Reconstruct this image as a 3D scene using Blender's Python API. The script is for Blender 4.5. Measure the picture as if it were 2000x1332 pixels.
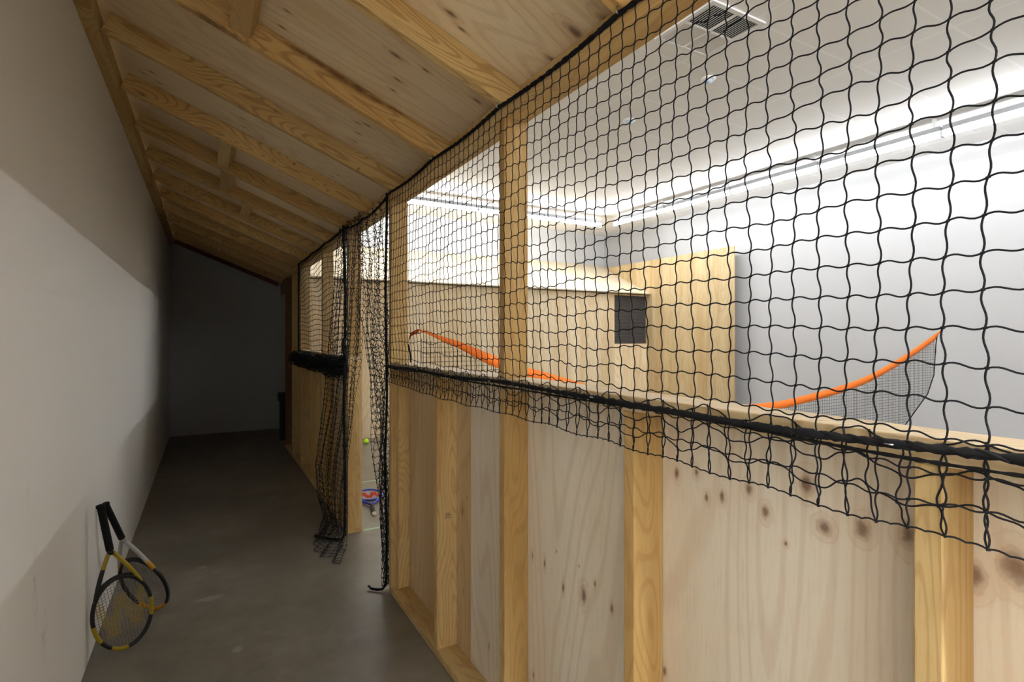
import bpy, math, random
import numpy as np
from mathutils import Vector, Matrix
random.seed(4); rng = np.random.default_rng(4)
scene = bpy.context.scene
col = scene.collection
for o in list(bpy.data.objects): bpy.data.objects.remove(o)

# ------------------------------------------------------------------ camera
TH = math.radians(29.43)
EYE = 1.35
cam_d = bpy.data.cameras.new('camera'); cam = bpy.data.objects.new('camera', cam_d); col.objects.link(cam)
cam_d.sensor_width = 36.0; cam_d.lens = 1060.0 / 2000 * 36; cam_d.shift_y = -9.0 / 2000
cam_d.clip_start = 0.02
cam.location = (0, 0, EYE); cam.rotation_euler = (math.pi / 2, 0, -TH)
scene.camera = cam
scene.view_settings.view_transform = 'Standard'; scene.view_settings.look = 'None'
scene.view_settings.gamma = 1; scene.view_settings.use_curve_mapping = False
scene.view_settings.exposure = 1.28
world = bpy.data.worlds.new('world'); scene.world = world; world.use_nodes = True
world.node_tree.nodes['Background'].inputs[0].default_value = (0.02, 0.02, 0.02, 1)
world.node_tree.nodes['Background'].inputs[1].default_value = 0.0
FILL_POWER = 440.0  # strength of the fill lamp added behind the camera
TUBE_POWER = 25.0
TUBE_COLOR = (0.94, 0.97, 1.0)

# ------------------------------------------------------------------ helpers
def tag(o, label=None, cat=None, group=None, kind=None):
    if label: o['label'] = label
    if cat: o['category'] = cat
    if group: o['group'] = group
    if kind: o['kind'] = kind
    return o

def empty(name, loc, label, cat, group=None):
    o = bpy.data.objects.new(name, None); col.objects.link(o); o.location = loc
    o.empty_display_size = 0.1
    return tag(o, label, cat, group)

class MB:
    """collects geometry and links it as ONE mesh object"""
    def __init__(s): s.v = []; s.f = []; s.m = []; s.n = 0; s.smooth = []
    def add(s, verts, faces, mi=0, smooth=False):
        s.v.extend([tuple(map(float, p)) for p in verts])
        for f in faces:
            s.f.append(tuple(int(i) + s.n for i in f)); s.m.append(mi); s.smooth.append(smooth)
        s.n += len(verts)
    def box(s, lo, hi, mi=0):
        x0, y0, z0 = lo; x1, y1, z1 = hi
        v = [(x0,y0,z0),(x1,y0,z0),(x1,y1,z0),(x0,y1,z0),(x0,y0,z1),(x1,y0,z1),(x1,y1,z1),(x0,y1,z1)]
        f = [(0,3,2,1),(4,5,6,7),(0,1,5,4),(1,2,6,5),(2,3,7,6),(3,0,4,7)]
        s.add(v, f, mi)
    def tube(s, pts, r, sides=6, mi=0, cap=True, flat=1.0, up=None, closed=False):
        P = np.asarray(pts, float); n = len(P)
        R = np.full(n, r) if np.isscalar(r) else np.asarray(r, float)
        if closed: T = np.roll(P, -1, 0) - np.roll(P, 1, 0)
        else: T = np.gradient(P, axis=0)
        T /= np.linalg.norm(T, axis=1)[:, None] + 1e-12
        if up is None:
            a = np.argmin(np.abs(T).max(axis=0)); up = np.eye(3)[a]
        up = np.asarray(up, float)
        B = np.cross(T, up); B /= np.linalg.norm(B, axis=1)[:, None] + 1e-12
        N = np.cross(B, T)
        ang = np.arange(sides) * 2 * math.pi / sides
        V = P[:, None, :] + R[:, None, None] * (np.cos(ang)[None, :, None] * B[:, None, :] + flat * np.sin(ang)[None, :, None] * N[:, None, :])
        V = V.reshape(-1, 3)
        F = []
        for i in range(n if closed else n - 1):
            k = (i + 1) % n
            for j in range(sides):
                j2 = (j + 1) % sides
                F.append((i*sides+j, k*sides+j, k*sides+j2, i*sides+j2))
        if cap and not closed:
            F.append(tuple(range(sides))); F.append(tuple((n-1)*sides + j for j in reversed(range(sides))))
        s.add(V, F, mi, True)
    def lathe(s, prof, sides=24, mi=0, axis='z', c=(0,0,0)):
        V = []; F = []
        for (r, h) in prof:
            for j in range(sides):
                a = 2*math.pi*j/sides
                p = (r*math.cos(a), r*math.sin(a), h)
                V.append((p[0]+c[0], p[1]+c[1], p[2]+c[2]))
        for i in range(len(prof)-1):
            for j in range(sides):
                j2 = (j+1) % sides
                F.append((i*sides+j, i*sides+j2, (i+1)*sides+j2, (i+1)*sides+j))
        F.append(tuple(reversed(range(sides)))); F.append(tuple((len(prof)-1)*sides+j for j in range(sides)))
        s.add(V, F, mi, True)
    def build(s, name, mats, parent=None, loc=(0,0,0), bevel=0):
        me = bpy.data.meshes.new(name); me.from_pydata(s.v, [], s.f)
        if not isinstance(mats, (list, tuple)): mats = [mats]
        for m in mats: me.materials.append(m)
        me.polygons.foreach_set('material_index', s.m); me.polygons.foreach_set('use_smooth', s.smooth)
        me.update()
        o = bpy.data.objects.new(name, me); col.objects.link(o); o.location = loc
        if parent: o.parent = parent
        if bevel:
            b = o.modifiers.new('bevel', 'BEVEL'); b.width = bevel; b.segments = 2; b.limit_method = 'ANGLE'
        return o

def relto(mb, o):
    l = o.location; mb.v = [(p[0]-l[0], p[1]-l[1], p[2]-l[2]) for p in mb.v]; return mb

def board(name, lo, hi, mat, parent=None, rot=None, bevel=0.0025):
    """box given in world coordinates, its origin at its own centre; parent empties are unrotated"""
    c = [(a+b)/2 for a, b in zip(lo, hi)]; h = [(b-a)/2 for a, b in zip(lo, hi)]
    m = MB(); m.box([-x for x in h], h)
    pl = parent.location if parent else (0, 0, 0)
    o = m.build(name, mat, parent, [c[i]-pl[i] for i in range(3)], bevel)
    if rot: o.rotation_euler = rot
    return o

# ------------------------------------------------------------------ materials
class NT:
    def __init__(s, name, rough=0.6, spec=0.3):
        s.mat = bpy.data.materials.new(name); s.mat.use_nodes = True
        s.t = s.mat.node_tree; s.b = s.t.nodes['Principled BSDF']
        s.b.inputs['Roughness'].default_value = rough
        s.b.inputs['Specular IOR Level'].default_value = spec
    def n(s, typ, **kw):
        nd = s.t.nodes.new(typ)
        for k, v in kw.items():
            if k.startswith('_'): setattr(nd, k[1:], v)
            else:
                key = int(k[1:]) if k[0] == 'i' and k[1:].isdigit() else k.replace('__', ' ')
                if isinstance(v, bpy.types.NodeSocket): s.t.links.new(v, nd.inputs[key])
                else: nd.inputs[key].default_value = v
        return nd
    def math(s, op, a, b=0.0, c=None, clamp=False):
        kw = dict(_operation=op, i0=a, i1=b, _use_clamp=clamp)
        if c is not None: kw['i2'] = c
        return s.n('ShaderNodeMath', **kw).outputs[0]
    def vmath(s, op, a, b, out=0):
        return s.n('ShaderNodeVectorMath', _operation=op, i0=a, i1=b).outputs[out]
    def ss(s, x, lo, hi, a=0.0, b=1.0):
        nd = s.n('ShaderNodeMapRange', _interpolation_type='SMOOTHSTEP', Value=x)
        nd.inputs['From Min'].default_value = lo; nd.inputs['From Max'].default_value = hi
        nd.inputs['To Min'].default_value = a; nd.inputs['To Max'].default_value = b
        return nd.outputs[0]
    def mix(s, f, a, b, mode='MIX'):
        nd = s.t.nodes.new('ShaderNodeMix'); nd.data_type = 'RGBA'; nd.blend_type = mode
        for i, v in ((0, f), (6, a), (7, b)):
            if isinstance(v, bpy.types.NodeSocket): s.t.links.new(v, nd.inputs[i])
            else: nd.inputs[i].default_value = (v if i == 0 else (*v, 1.0) if len(v) == 3 else v)
        return nd.outputs[2]
    def color(s, c): s.t.links.new(c, s.b.inputs['Base Color'])
    def bump(s, h, strength=0.2, dist=0.01):
        b = s.n('ShaderNodeBump', Strength=strength, Distance=dist, Height=h)
        s.t.links.new(b.outputs[0], s.b.inputs['Normal'])

def plain(name, c, rough=0.5, spec=0.4, metal=0.0, noise=0.0):
    m = NT(name, rough, spec)
    m.b.inputs['Metallic'].default_value = metal
    tc = m.n('ShaderNodeTexCoord').outputs['Object']
    nz = m.n('ShaderNodeTexNoise', Vector=tc, Scale=35.0, Detail=3.0).outputs[0]
    k = max(noise, 0.06)
    m.color(m.mix(nz, [x*(1-k) for x in c], [min(1, x*(1+k)) for x in c]))
    return m.mat

def emit(name, c, s_):
    m = bpy.data.materials.new(name); m.use_nodes = True
    b = m.node_tree.nodes['Principled BSDF']
    b.inputs['Base Color'].default_value = (0.9, 0.9, 0.9, 1)
    b.inputs['Emission Color'].default_value = (*c, 1); b.inputs['Emission Strength'].default_value = s_
    return m

def wood(name, axis, light, dark, line, knots=(), kplane=(1, 2), streak=1.0, rings=1.0, rnd_knots=0.0, pits=0.0, ply=False):
    """sawn timber or ply face; grain runs along the local axis"""
    m = NT(name, 0.55 if not ply else 0.6, 0.28)
    tc = m.n('ShaderNodeTexCoord').outputs['Object']
    rnd = m.n('ShaderNodeObjectInfo').outputs['Random']
    off = m.n('ShaderNodeCombineXYZ', i0=m.math('MULTIPLY', rnd, 13.7), i1=m.math('MULTIPLY', rnd, 37.1), i2=m.math('MULTIPLY', rnd, 21.3)).outputs[0]
    p = m.vmath('ADD', tc, off)
    sc = [1.0, 1.0, 1.0]; sc[axis] = 0.10
    q = m.vmath('MULTIPLY', p, tuple(sc))
    warp = m.n('ShaderNodeTexNoise', Vector=q, Scale=5.0 if ply else 9.0, Detail=2.0, Roughness=0.5)
    # ring field: contour lines of a stretched noise -> cathedral figures
    sc2 = [1.0, 1.0, 1.0]; sc2[axis] = 0.16
    q2 = m.vmath('MULTIPLY', p, tuple(sc2))
    field = m.n('ShaderNodeTexNoise', Vector=q2, Scale=3.2 if ply else 9.0, Detail=1.0, Roughness=0.4).outputs[0]
    ringsv = m.math('SINE', m.math('MULTIPLY', field, 120.0 if ply else 150.0))
    ringm = m.ss(ringsv, 0.2, 1.0)
    fine = m.n('ShaderNodeTexNoise', Vector=m.vmath('MULTIPLY', q, (6.0, 6.0, 6.0)), Scale=22.0, Detail=4.0, Roughness=0.65).outputs[0]
    broad = m.ss(warp.outputs[0], 0.32, 0.68)
    c = m.mix(broad, light, dark)
    c = m.mix(m.math('MULTIPLY', ringm, (0.22 if ply else 0.34)*rings), c, line)
    c = m.mix(m.ss(fine, 0.45, 0.8, 0.0, 0.35*streak), c, line)
    # per-board tone
    tone = m.ss(rnd, 0.0, 1.0, 0.90, 1.08)
    comb = m.n('ShaderNodeCombineColor', i0=tone, i1=tone, i2=tone).outputs[0]
    c = m.mix(1.0, c, comb, 'MULTIPLY')
    brown = (0.13, 0.055, 0.022)
    if rnd_knots > 0:
        sk = [1.0, 1.0, 1.0]; sk[axis] = 0.55
        vq = m.vmath('MULTIPLY', p, tuple(sk))
        vo = m.n('ShaderNodeTexVoronoi', Vector=vq, Scale=4.2 if ply else 6.0)
        gate = m.math('GREATER_THAN', m.n('ShaderNodeSeparateColor', i0=vo.outputs['Color']).outputs[0], 1.0 - rnd_knots)
        d = m.math('ADD', vo.outputs['Distance'], m.math('MULTIPLY', m.math('SUBTRACT', fine, 0.5), 0.03))
        halo = m.math('MULTIPLY', m.ss(d, 0.03, 0.16, 0.55, 0.0), gate)
        core = m.math('MULTIPLY', m.ss(d, 0.02, 0.06, 0.85, 0.0), gate)
        c = m.mix(halo, c, line); c = m.mix(core, c, brown)
    if knots:
        acc = None
        wob = m.n('ShaderNodeTexNoise', Vector=tc, Scale=60.0, Detail=2.0).outputs[0]
        for (a, b, sa, sb) in knots:
            cen = [0.0, 0.0, 0.0]; s3 = [0.0, 0.0, 0.0]
            cen[kplane[0]] = a; cen[kplane[1]] = b; s3[kplane[0]] = 1/sa; s3[kplane[1]] = 1/sb
            dd = m.vmath('LENGTH', m.vmath('MULTIPLY', m.vmath('SUBTRACT', tc, tuple(cen)), tuple(s3)), (0,0,0), out=1)
            acc = dd if acc is None else m.math('MINIMUM', acc, dd)
        acc = m.math('ADD', acc, m.math('MULTIPLY', m.math('SUBTRACT', wob, 0.5), 0.9))
        ring = m.math('MULTIPLY', m.ss(m.math('SINE', m.math('MULTIPLY', acc, 7.0)), 0.3, 1.0), m.ss(acc, 1.2, 3.2, 0.30, 0.0))
        c = m.mix(m.ss(acc, 0.8, 2.8, 0.30, 0.0), c, line)
        c = m.mix(ring, c, line)
        c = m.mix(m.ss(acc, 0.3, 1.3, 0.78, 0.0), c, brown)
    m.color(c)
    m.bump(fine, 0.12, 0.002)
    return m.mat

PINE_L = (0.63, 0.45, 0.20); PINE_D = (0.50, 0.31, 0.11); PINE_N = (0.34, 0.17, 0.05)
PLY_L = (0.74, 0.66, 0.53); PLY_D = (0.68, 0.58, 0.44); PLY_N = (0.48, 0.30, 0.17)
M = {}
M['stud'] = wood('pine_upright', 2, PINE_L, PINE_D, PINE_N, rnd_knots=0.14)
M['plate'] = wood('pine_plate', 1, PINE_L, PINE_D, PINE_N, rnd_knots=0.10)
M['rail'] = wood('pine_rail', 1, (0.72, 0.58, 0.36), (0.62, 0.46, 0.24), PINE_N, rnd_knots=0.08)
M['rafter'] = wood('pine_rafter', 0, (0.72, 0.50, 0.21), (0.60, 0.37, 0.13), (0.26, 0.12, 0.03), rnd_knots=0.16, rings=1.3)
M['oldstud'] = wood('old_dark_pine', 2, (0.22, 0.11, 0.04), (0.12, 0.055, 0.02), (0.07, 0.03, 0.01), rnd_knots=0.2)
M['roofply'] = wood('roof_plywood', 0, (0.84, 0.72, 0.50), (0.76, 0.62, 0.40), (0.50, 0.32, 0.16), rnd_knots=0.30, ply=True)
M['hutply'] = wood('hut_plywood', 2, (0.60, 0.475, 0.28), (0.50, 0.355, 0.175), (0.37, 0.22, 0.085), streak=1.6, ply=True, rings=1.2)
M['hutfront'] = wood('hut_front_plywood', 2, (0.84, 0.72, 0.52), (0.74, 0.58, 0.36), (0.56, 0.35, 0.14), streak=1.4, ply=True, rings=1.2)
M['hutroof'] = wood('hut_roof_plywood', 1, (0.80, 0.70, 0.52), (0.74, 0.62, 0.44), (0.6, 0.45, 0.28), ply=True, rings=0.4)
M['black'] = plain('black_cord', (0.012, 0.012, 0.014), 0.75, 0.2)
M['hem'] = plain('black_hem', (0.010, 0.010, 0.011), 0.8, 0.15)
M['steel'] = plain('galvanised_steel', (0.6, 0.6, 0.62), 0.35, 0.5, 1.0)
M['whitemetal'] = plain('white_metal', (0.75, 0.75, 0.75), 0.4, 0.4)
M['greymetal'] = plain('grey_metal', (0.30, 0.31, 0.33), 0.45, 0.4)
M['tube'] = emit('tube_light', TUBE_COLOR, TUBE_POWER)
M['filltube'] = emit('added_fill_light', TUBE_COLOR, FILL_POWER)

def wall_paint(name, c, scuffs=()):
    m = NT(name, 0.7, 0.25)
    tc = m.n('ShaderNodeTexCoord').outputs['Object']
    nz = m.n('ShaderNodeTexNoise', Vector=tc, Scale=1.3, Detail=4.0).outputs[0]
    cc = m.mix(nz, [x*0.96 for x in c], c)
    if scuffs:
        acc = None
        for (y, z, sy, sz) in scuffs:
            dd = m.vmath('LENGTH', m.vmath('MULTIPLY', m.vmath('SUBTRACT', tc, (0, y, z)), (0, 1/sy, 1/sz)), (0,0,0), out=1)
            acc = dd if acc is None else m.math('MINIMUM', acc, dd)
        st = m.n('ShaderNodeTexNoise', Vector=m.vmath('MULTIPLY', tc, (1, 60, 14)), Scale=1.5, Detail=5.0, Roughness=0.7).outputs[0]
        f = m.math('MULTIPLY', m.ss(acc, 0.3, 1.0, 0.55, 0.0), m.ss(st, 0.52, 0.68))
        cc = m.mix(f, cc, (0.25, 0.22, 0.18))
    m.color(cc)
    m.bump(m.n('ShaderNodeTexNoise', Vector=tc, Scale=160.0, Detail=2.0).outputs[0], 0.06, 0.001)
    return m.mat

def concrete():
    m = NT('polished_concrete', 0.42, 0.4)
    tc = m.n('ShaderNodeTexCoord').outputs['Object']
    a = m.n('ShaderNodeTexNoise', Vector=tc, Scale=1.1, Detail=5.0, Roughness=0.6).outputs[0]
    b = m.n('ShaderNodeTexNoise', Vector=tc, Scale=14.0, Detail=6.0, Roughness=0.7).outputs[0]
    c = m.mix(m.ss(a, 0.3, 0.7), (0.17, 0.148, 0.115), (0.29, 0.26, 0.21))
    c = m.mix(m.ss(b, 0.4, 0.75, 0.0, 0.35), c, (0.13, 0.117, 0.095))
    b2 = m.n('ShaderNodeTexNoise', Vector=m.vmath('ADD', tc, (7.1, 2.2, 0)), Scale=4.2, Detail=5.0, Roughness=0.62).outputs[0]
    c = m.mix(m.ss(b2, 0.42, 0.66, 0.0, 0.45), c, (0.15, 0.125, 0.09))
    s1 = m.n('ShaderNodeTexNoise', Vector=m.vmath('ADD', tc, (3.3, 1.7, 0)), Scale=5.5, Detail=3.0, Roughness=0.5).outputs[0]
    c = m.mix(m.ss(s1, 0.70, 0.74, 0.0, 0.3), c, (0.36, 0.33, 0.28))
    # worn pale patches
    for (x, y, sx, sy) in ((0.02, 3.20, 0.07, 0.035), (-0.02, 3.65, 0.03, 0.02), (0.12, 2.62, 0.02, 0.03)):
        dd = m.vmath('LENGTH', m.vmath('MULTIPLY', m.vmath('SUBTRACT', tc, (x, y, 0)), (1/sx, 1/sy, 0)), (0,0,0), out=1)
        dd = m.math('ADD', dd, m.math('MULTIPLY', m.math('SUBTRACT', b, 0.5), 1.6))
        c = m.mix(m.ss(dd, 0.6, 1.1, 0.55, 0.0), c, (0.42, 0.39, 0.33))
    m.color(c)
    r = m.ss(a, 0.3, 0.7, 0.34, 0.5); m.t.links.new(r, m.b.inputs['Roughness'])
    m.bump(b, 0.05, 0.003)
    return m.mat

def tile_ceiling():
    m = NT('ceiling_tiles', 0.8, 0.2)
    tc = m.n('ShaderNodeTexCoord').outputs['Object']
    sx = m.n('ShaderNodeSeparateXYZ', Vector=tc)
    def joint(s_, period, off):
        t = m.math('FRACT', m.math('DIVIDE', m.math('ADD', s_, off), period))
        d = m.math('MULTIPLY', m.math('ABSOLUTE', m.math('SUBTRACT', t, 0.5)), period)
        return m.ss(d, period/2-0.012, period/2-0.007)
    j = m.math('MAXIMUM', joint(sx.outputs[0], 1.2, 0.55), joint(sx.outputs[1], 0.6, 0.73))
    c = m.mix(m.math('MULTIPLY', j, 0.8), (0.84, 0.83, 0.81), (0.92, 0.92, 0.92))
    m.color(c); m.bump(j, 0.3, 0.004)
    return m.mat

# ------------------------------------------------------------------ room shell
XL, XR, YB, YF, ZC = -0.425, 7.0, 8.62, -5.2, EYE + 2.02
def shell(name, lo, hi, mat):
    m = MB(); m.box(lo, hi); o = m.build(name, mat); tag(o, kind='structure'); return o
shell('floor', (XL-0.15, YF-0.15, -0.15), (XR+0.15, YB+0.15, 0.0), concrete())
shell('ceiling', (XL-0.15, YF-0.15, ZC), (XR+0.15, YB+0.15, ZC+0.1), tile_ceiling())
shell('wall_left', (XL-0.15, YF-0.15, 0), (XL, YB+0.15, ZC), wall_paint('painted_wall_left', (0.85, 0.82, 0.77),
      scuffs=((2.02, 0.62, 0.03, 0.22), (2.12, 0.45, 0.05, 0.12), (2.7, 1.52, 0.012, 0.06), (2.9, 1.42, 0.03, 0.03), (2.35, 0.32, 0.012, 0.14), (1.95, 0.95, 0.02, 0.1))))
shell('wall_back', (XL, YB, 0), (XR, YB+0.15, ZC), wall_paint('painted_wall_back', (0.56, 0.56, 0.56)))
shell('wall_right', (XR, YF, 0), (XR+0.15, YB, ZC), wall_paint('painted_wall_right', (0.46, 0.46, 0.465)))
shell('wall_front', (XL, YF-0.15, 0), (XR, YF, ZC), wall_paint('unseen_dark_wall_front', (0.14, 0.14, 0.14)))  # unseen wall, kept dark so little light bounces down the corridor

# ------------------------------------------------------------------ strip lights
XT, YT, ZT = 5.9, 7.2, EYE + 1.86
def strip_light(p0, p1, label, along, bracket, lamp='tube'):
    L = (Vector(p1) - Vector(p0)).length
    t = empty('strip_light', p0, label, 'light', 'strip lights under the gallery ceiling')
    if along == 'x': t.rotation_euler = (0, 0, -math.pi/2)
    h = MB(); h.box((-0.034, 0.01, 0.026), (0.034, L-0.01, 0.072)); h.build('housing', M['greymetal'], t, bevel=0.003)
    d = MB(); d.tube([(0, 0.014, 0.0), (0, L-0.014, 0.0)], 0.027, 14); d.build('tube', M[lamp], t)
    for y in (0.007, L-0.007):
        e = MB(); e.box((-0.030, y-0.006, -0.030), (0.030, y+0.006, 0.03)); e.build('end_cap', M['whitemetal'], t, bevel=0.002)
    if True:
        b = MB(); b.box((-0.012, 0.05, 0.072), (0.012, 0.08, ZC-ZT)); b.build('bracket', M['whitemetal'], t)
    return t
tubeL = 1.15
names_y = {5: 'strip light nearest the far corner, above the plywood hut side', 4: 'second strip light out from the far corner, along the right white wall',
           3: 'third strip light from the far corner, along the right white wall', 2: 'strip light at upper right of the net, second from the frame edge',
           1: 'strip light running to the right frame edge, largest one in view'}
for k in range(5):
    y0 = YT - 0.2 - (k+1)*tubeL
    names = ['strip light at the far corner above the plywood hut', 'second strip light from the far corner along the right wall',
             'third strip light from the far corner along the right wall', 'fourth strip light from the far corner along the right wall',
             'fifth strip light from the far corner, running out at the right frame edge',
             'strip light beyond the right frame edge, next to the last one in view', 'strip light near the front wall beyond the frame']
    strip_light((XT, y0, ZT), (XT, y0+tubeL, ZT), names[k], 'y', True)
xn = ['strip light beside the far corner, parallel to the hut front', 'strip light over the hut roof, passing behind the tall timber post',
      'strip light over the hut roof, left of the tall timber post', 'leftmost strip light over the hut roof, behind the eave beam of the lean-to']
for k in range(4):
    x1 = XT - 0.12 - k*tubeL
    strip_light((x1-tubeL, YT, ZT), (x1, YT, ZT), xn[k], 'x', False)

for k in range(4):
    x1 = XT - 0.12 - k*tubeL
    strip_light((x1-tubeL, -1.9, ZT), (x1, -1.9, ZT), '%s added strip light from the right wall, in the unseen fill row behind the viewpoint' % ('first', 'second', 'third', 'fourth')[k], 'x', False)  # row added out of view to lift the brightness of gallery and corridor
for k in range(1):
    y0 = -0.60 - tubeL*(k+1)
    strip_light((0.55, y0, ZT), (0.55, y0+tubeL, ZT), 'added strong fill light behind the viewpoint, above the corridor mouth', 'y', True, 'filltube')  # unseen lamp added to brighten the near corridor
# ------------------------------------------------------------------ timber walls
XW = 0.845; D = 0.09; T = 0.035
Z_RT = EYE - 0.137; Z_RB = Z_RT - T        # sill rail top / bottom
Z_PB = EYE + 0.713; Z_PT = Z_PB + T        # eave plate
def wz(u, v, X):   # helper: where the pixel's line of sight meets the plane x = X -> (y, z)
    tl = (u-1000)/1060; c, s = math.cos(TH), math.sin(TH)
    Y = X*(c - tl*s)/(tl*c + s); d = X*s + Y*c
    return Y, EYE - (v-657)/1060*d
def knots_px(lst, X, cy, cz):
    r = []
    for (u, v, sy, sz) in lst:
        y, z = wz(u, v, X); r.append((y-cy, z-cz, sy, sz))
    return r

YR = -0.45
near = empty('stud_wall', (XW, 1.4, 0), 'long waist-high pine stud wall with plywood backing, right of the doorway, running towards the camera', 'wall')
near_studs = [YR, -0.25, 0.343, 0.935, 1.549, 2.136, 2.785]
for y in near_studs:
    s_ = board('stud', (XW, y, T), (XW+D, y+T, Z_RB), M['stud'], near)
    if abs(y-2.136) < 0.01:
        st = MB()
        for i, (w, dy) in enumerate(((0.020, 0), (0.026, 0.006), (0.024, 0.012), (0.030, 0.020))):
            x = XW + 0.035
            st.box((x, y-0.0004, 0.60-dy), (x+w, y, 0.6022-dy))
        pl = near.location
        st2 = st.build('grade_stamp', plain('stamp_ink', (0.08, 0.06, 0.05)), s_, (-(XW+D/2), -(y+T/2), -(T+Z_RB)/2))
        st2['label'] = 'small smudged ink stamp on the stud'
board('trimmer', (XW+0.03, 2.75, T), (XW+D, 2.785, Z_RB), M['stud'], near)
board('bottom_plate', (XW, YR, 0), (XW+D, 2.82, T), M['plate'], near)
board('rail', (XW, YR, Z_RB), (XW+D+0.012, 2.82, Z_RT), M['rail'], near)
for y in (YR, 1.549, 2.785):
    board('post', (XW, y, Z_RT), (XW+D, y+T, Z_PB), M['stud'], near)
def ply(name, y0, y1, z0, z1, kn, parent, base=(PLY_L, PLY_D, PLY_N)):
    cy, cz = (y0+y1)/2, (z0+z1)/2
    mt = wood(name+'_wood', 2, *base, knots=knots_px(kn, XW+D, cy, cz), kplane=(1, 2), ply=True, streak=0.7)
    return board('plywood_sheet', (XW+D, y0, z0), (XW+D+0.012, y1, z1), mt, parent, bevel=0)
ply('near_ply', -0.43, 1.995, 0, Z_RB, [
    (1495, 1000, .008, .013), (1610, 1030, .012, .013), (1685, 1033, .012, .016), (1462, 955, .008, .012), (1380, 972, .005, .010), (1322, 925, .007, .014),
    (1410, 970, .006, .012), (1775, 1045, .013, .02), (1985, 1110, .018, .024), (1905, 1125, .012, .02), (1535, 1062, .004, .005), (1040, 1085, .004, .012),
    (1064, 1100, .005, .016), (1100, 1148, .006, .015), (1140, 1162, .012, .024), (1162, 1140, .004, .008), (1087, 1077, .003, .004), (1131, 1106, .003, .004), (1195, 1190, .006, .014),
    (955, 1262, .004, .016), (1042, 1318, .005, .010), (1298, 1312, .007, .012), (1575, 945, .012, .02), (1360, 922, .006, .01)], near)
ply('mid_ply', 1.995, 2.82, 0, Z_RB, [
    (903, 1000, .006, .022), (897, 955, .003, .004), (912, 972, .003, .004), (890, 1170, .003, .006), (905, 1155, .002, .010)], near,
    ((0.64, 0.47, 0.27), (0.52, 0.35, 0.17), (0.34, 0.18, 0.07)))

far = empty('stud_wall', (XW, 5.4, 0), 'pine stud wall beyond the doorway, ending at the dark back of the corridor', 'wall')
for y in (3.78, 4.71, 5.31, 5.91, 6.52):
    top = Z_PB if y > 6 else Z_RB
    board('stud', (XW, y, T), (XW+D, y+T, top), M['stud'], far)
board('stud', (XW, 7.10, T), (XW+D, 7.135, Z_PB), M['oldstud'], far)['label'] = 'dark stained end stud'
board('bottom_plate', (XW, 3.78, 0), (XW+D, 7.135, T), M['plate'], far)
board('rail', (XW, 3.78, Z_RB), (XW+D+0.012, 5.945, Z_RT), M['rail'], far)
for y in (3.78, 4.71, 5.91): board('post', (XW, y, Z_RT), (XW+D, y+T, Z_PB), M['stud'], far)
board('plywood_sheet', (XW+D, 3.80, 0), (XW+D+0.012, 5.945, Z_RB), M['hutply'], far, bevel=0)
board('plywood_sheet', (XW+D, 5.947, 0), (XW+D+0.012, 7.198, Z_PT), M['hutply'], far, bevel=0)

# ------------------------------------------------------------------ lean-to roof
roof = empty('lean_to_roof', (XW, 3.0, Z_PT), 'sloping pine-raftered plywood roof over the corridor, from the left wall down to the eave plate', 'roof')
SL = 0.405; ANG = math.atan(SL)
def zr(x): return EYE + 0.760 + SL*(XW - x)
board('eave_plate', (XW, YR, Z_PB), (XW+D, 7.14, Z_PT), M['plate'], roof)
raf_y = [YR, -0.23, 0.375, 0.965, 1.555, 2.150, 2.755, 3.345, 3.925, 4.52, 5.12, 5.72, 6.32, 6.92, 7.52, 8.10, 8.58]
x0r, x1r = -0.375, XW+0.07
YR = -0.45
def sloped(name, xa, xb, ya, yb, off, h, mat, parent=roof, bevel=0.0025):
    """board following the roof slope; off = distance of its underside above the rafter undersides"""
    L = (xb-xa)/math.cos(ANG)
    m = MB(); m.box((-L/2, -(yb-ya)/2, -h/2), (L/2, (yb-ya)/2, h/2))
    xm = (xa+xb)/2; n = off + h/2
    c = Vector((xm + n*math.sin(ANG), (ya+yb)/2, zr(xm) + n*math.cos(ANG)))
    o = m.build(name, mat, parent, c - parent.location, bevel); o.rotation_euler = (0, ANG, 0)
    return o
def raf_knots(lst, yk):
    """marks on one rafter's near face, pixel -> local x, z"""
    out = []
    c_, s_ = math.cos(TH), math.sin(TH)
    xm = (x0r+x1r)/2; n = 0.045
    cx, cz = xm + n*math.sin(ANG), zr(xm) + n*math.cos(ANG)
    for (u, v, sa, sb) in lst:
        tl = (u-1000)/1060
        X = yk*(s_ + tl*c_)/(c_ - tl*s_); d = X*s_ + yk*c_; Z = EYE - (v-657)/1060*d
        dx, dz = X-cx, Z-cz
        out.append((dx*math.cos(ANG) - dz*math.sin(ANG), dx*math.sin(ANG) + dz*math.cos(ANG), sa, sb))
    return out
marks = {2.150: [(410, 40, .05, .007), (432, 55, .04, .008), (455, 68, .03, .005), (585, 100, .05, .007), (620, 122, .06, .010), (660, 148, .06, .012), (700, 172, .05, .012), (735, 195, .05, .008), (770, 214, .05, .005), (570, 140, .03, .005), (600, 160, .04, .007), (635, 182, .05, .009), (665, 200, .04, .006)],
         2.755: [(473, 215, .012, .010), (538, 217, .015, .003), (700, 330, .006, .006)],
         3.345: [(278, 184, .014, .006), (575, 320, .006, .006), (640, 372, .004, .004)],
         4.52: [(483, 362, .022, .016)], 5.12: [(440, 418, .012, .014)], 3.925: [(555, 330, .03, .01), (510, 310, .02, .008)], 5.72: [(560, 445, .05, .006), (600, 470, .04, .006)]}
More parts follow.
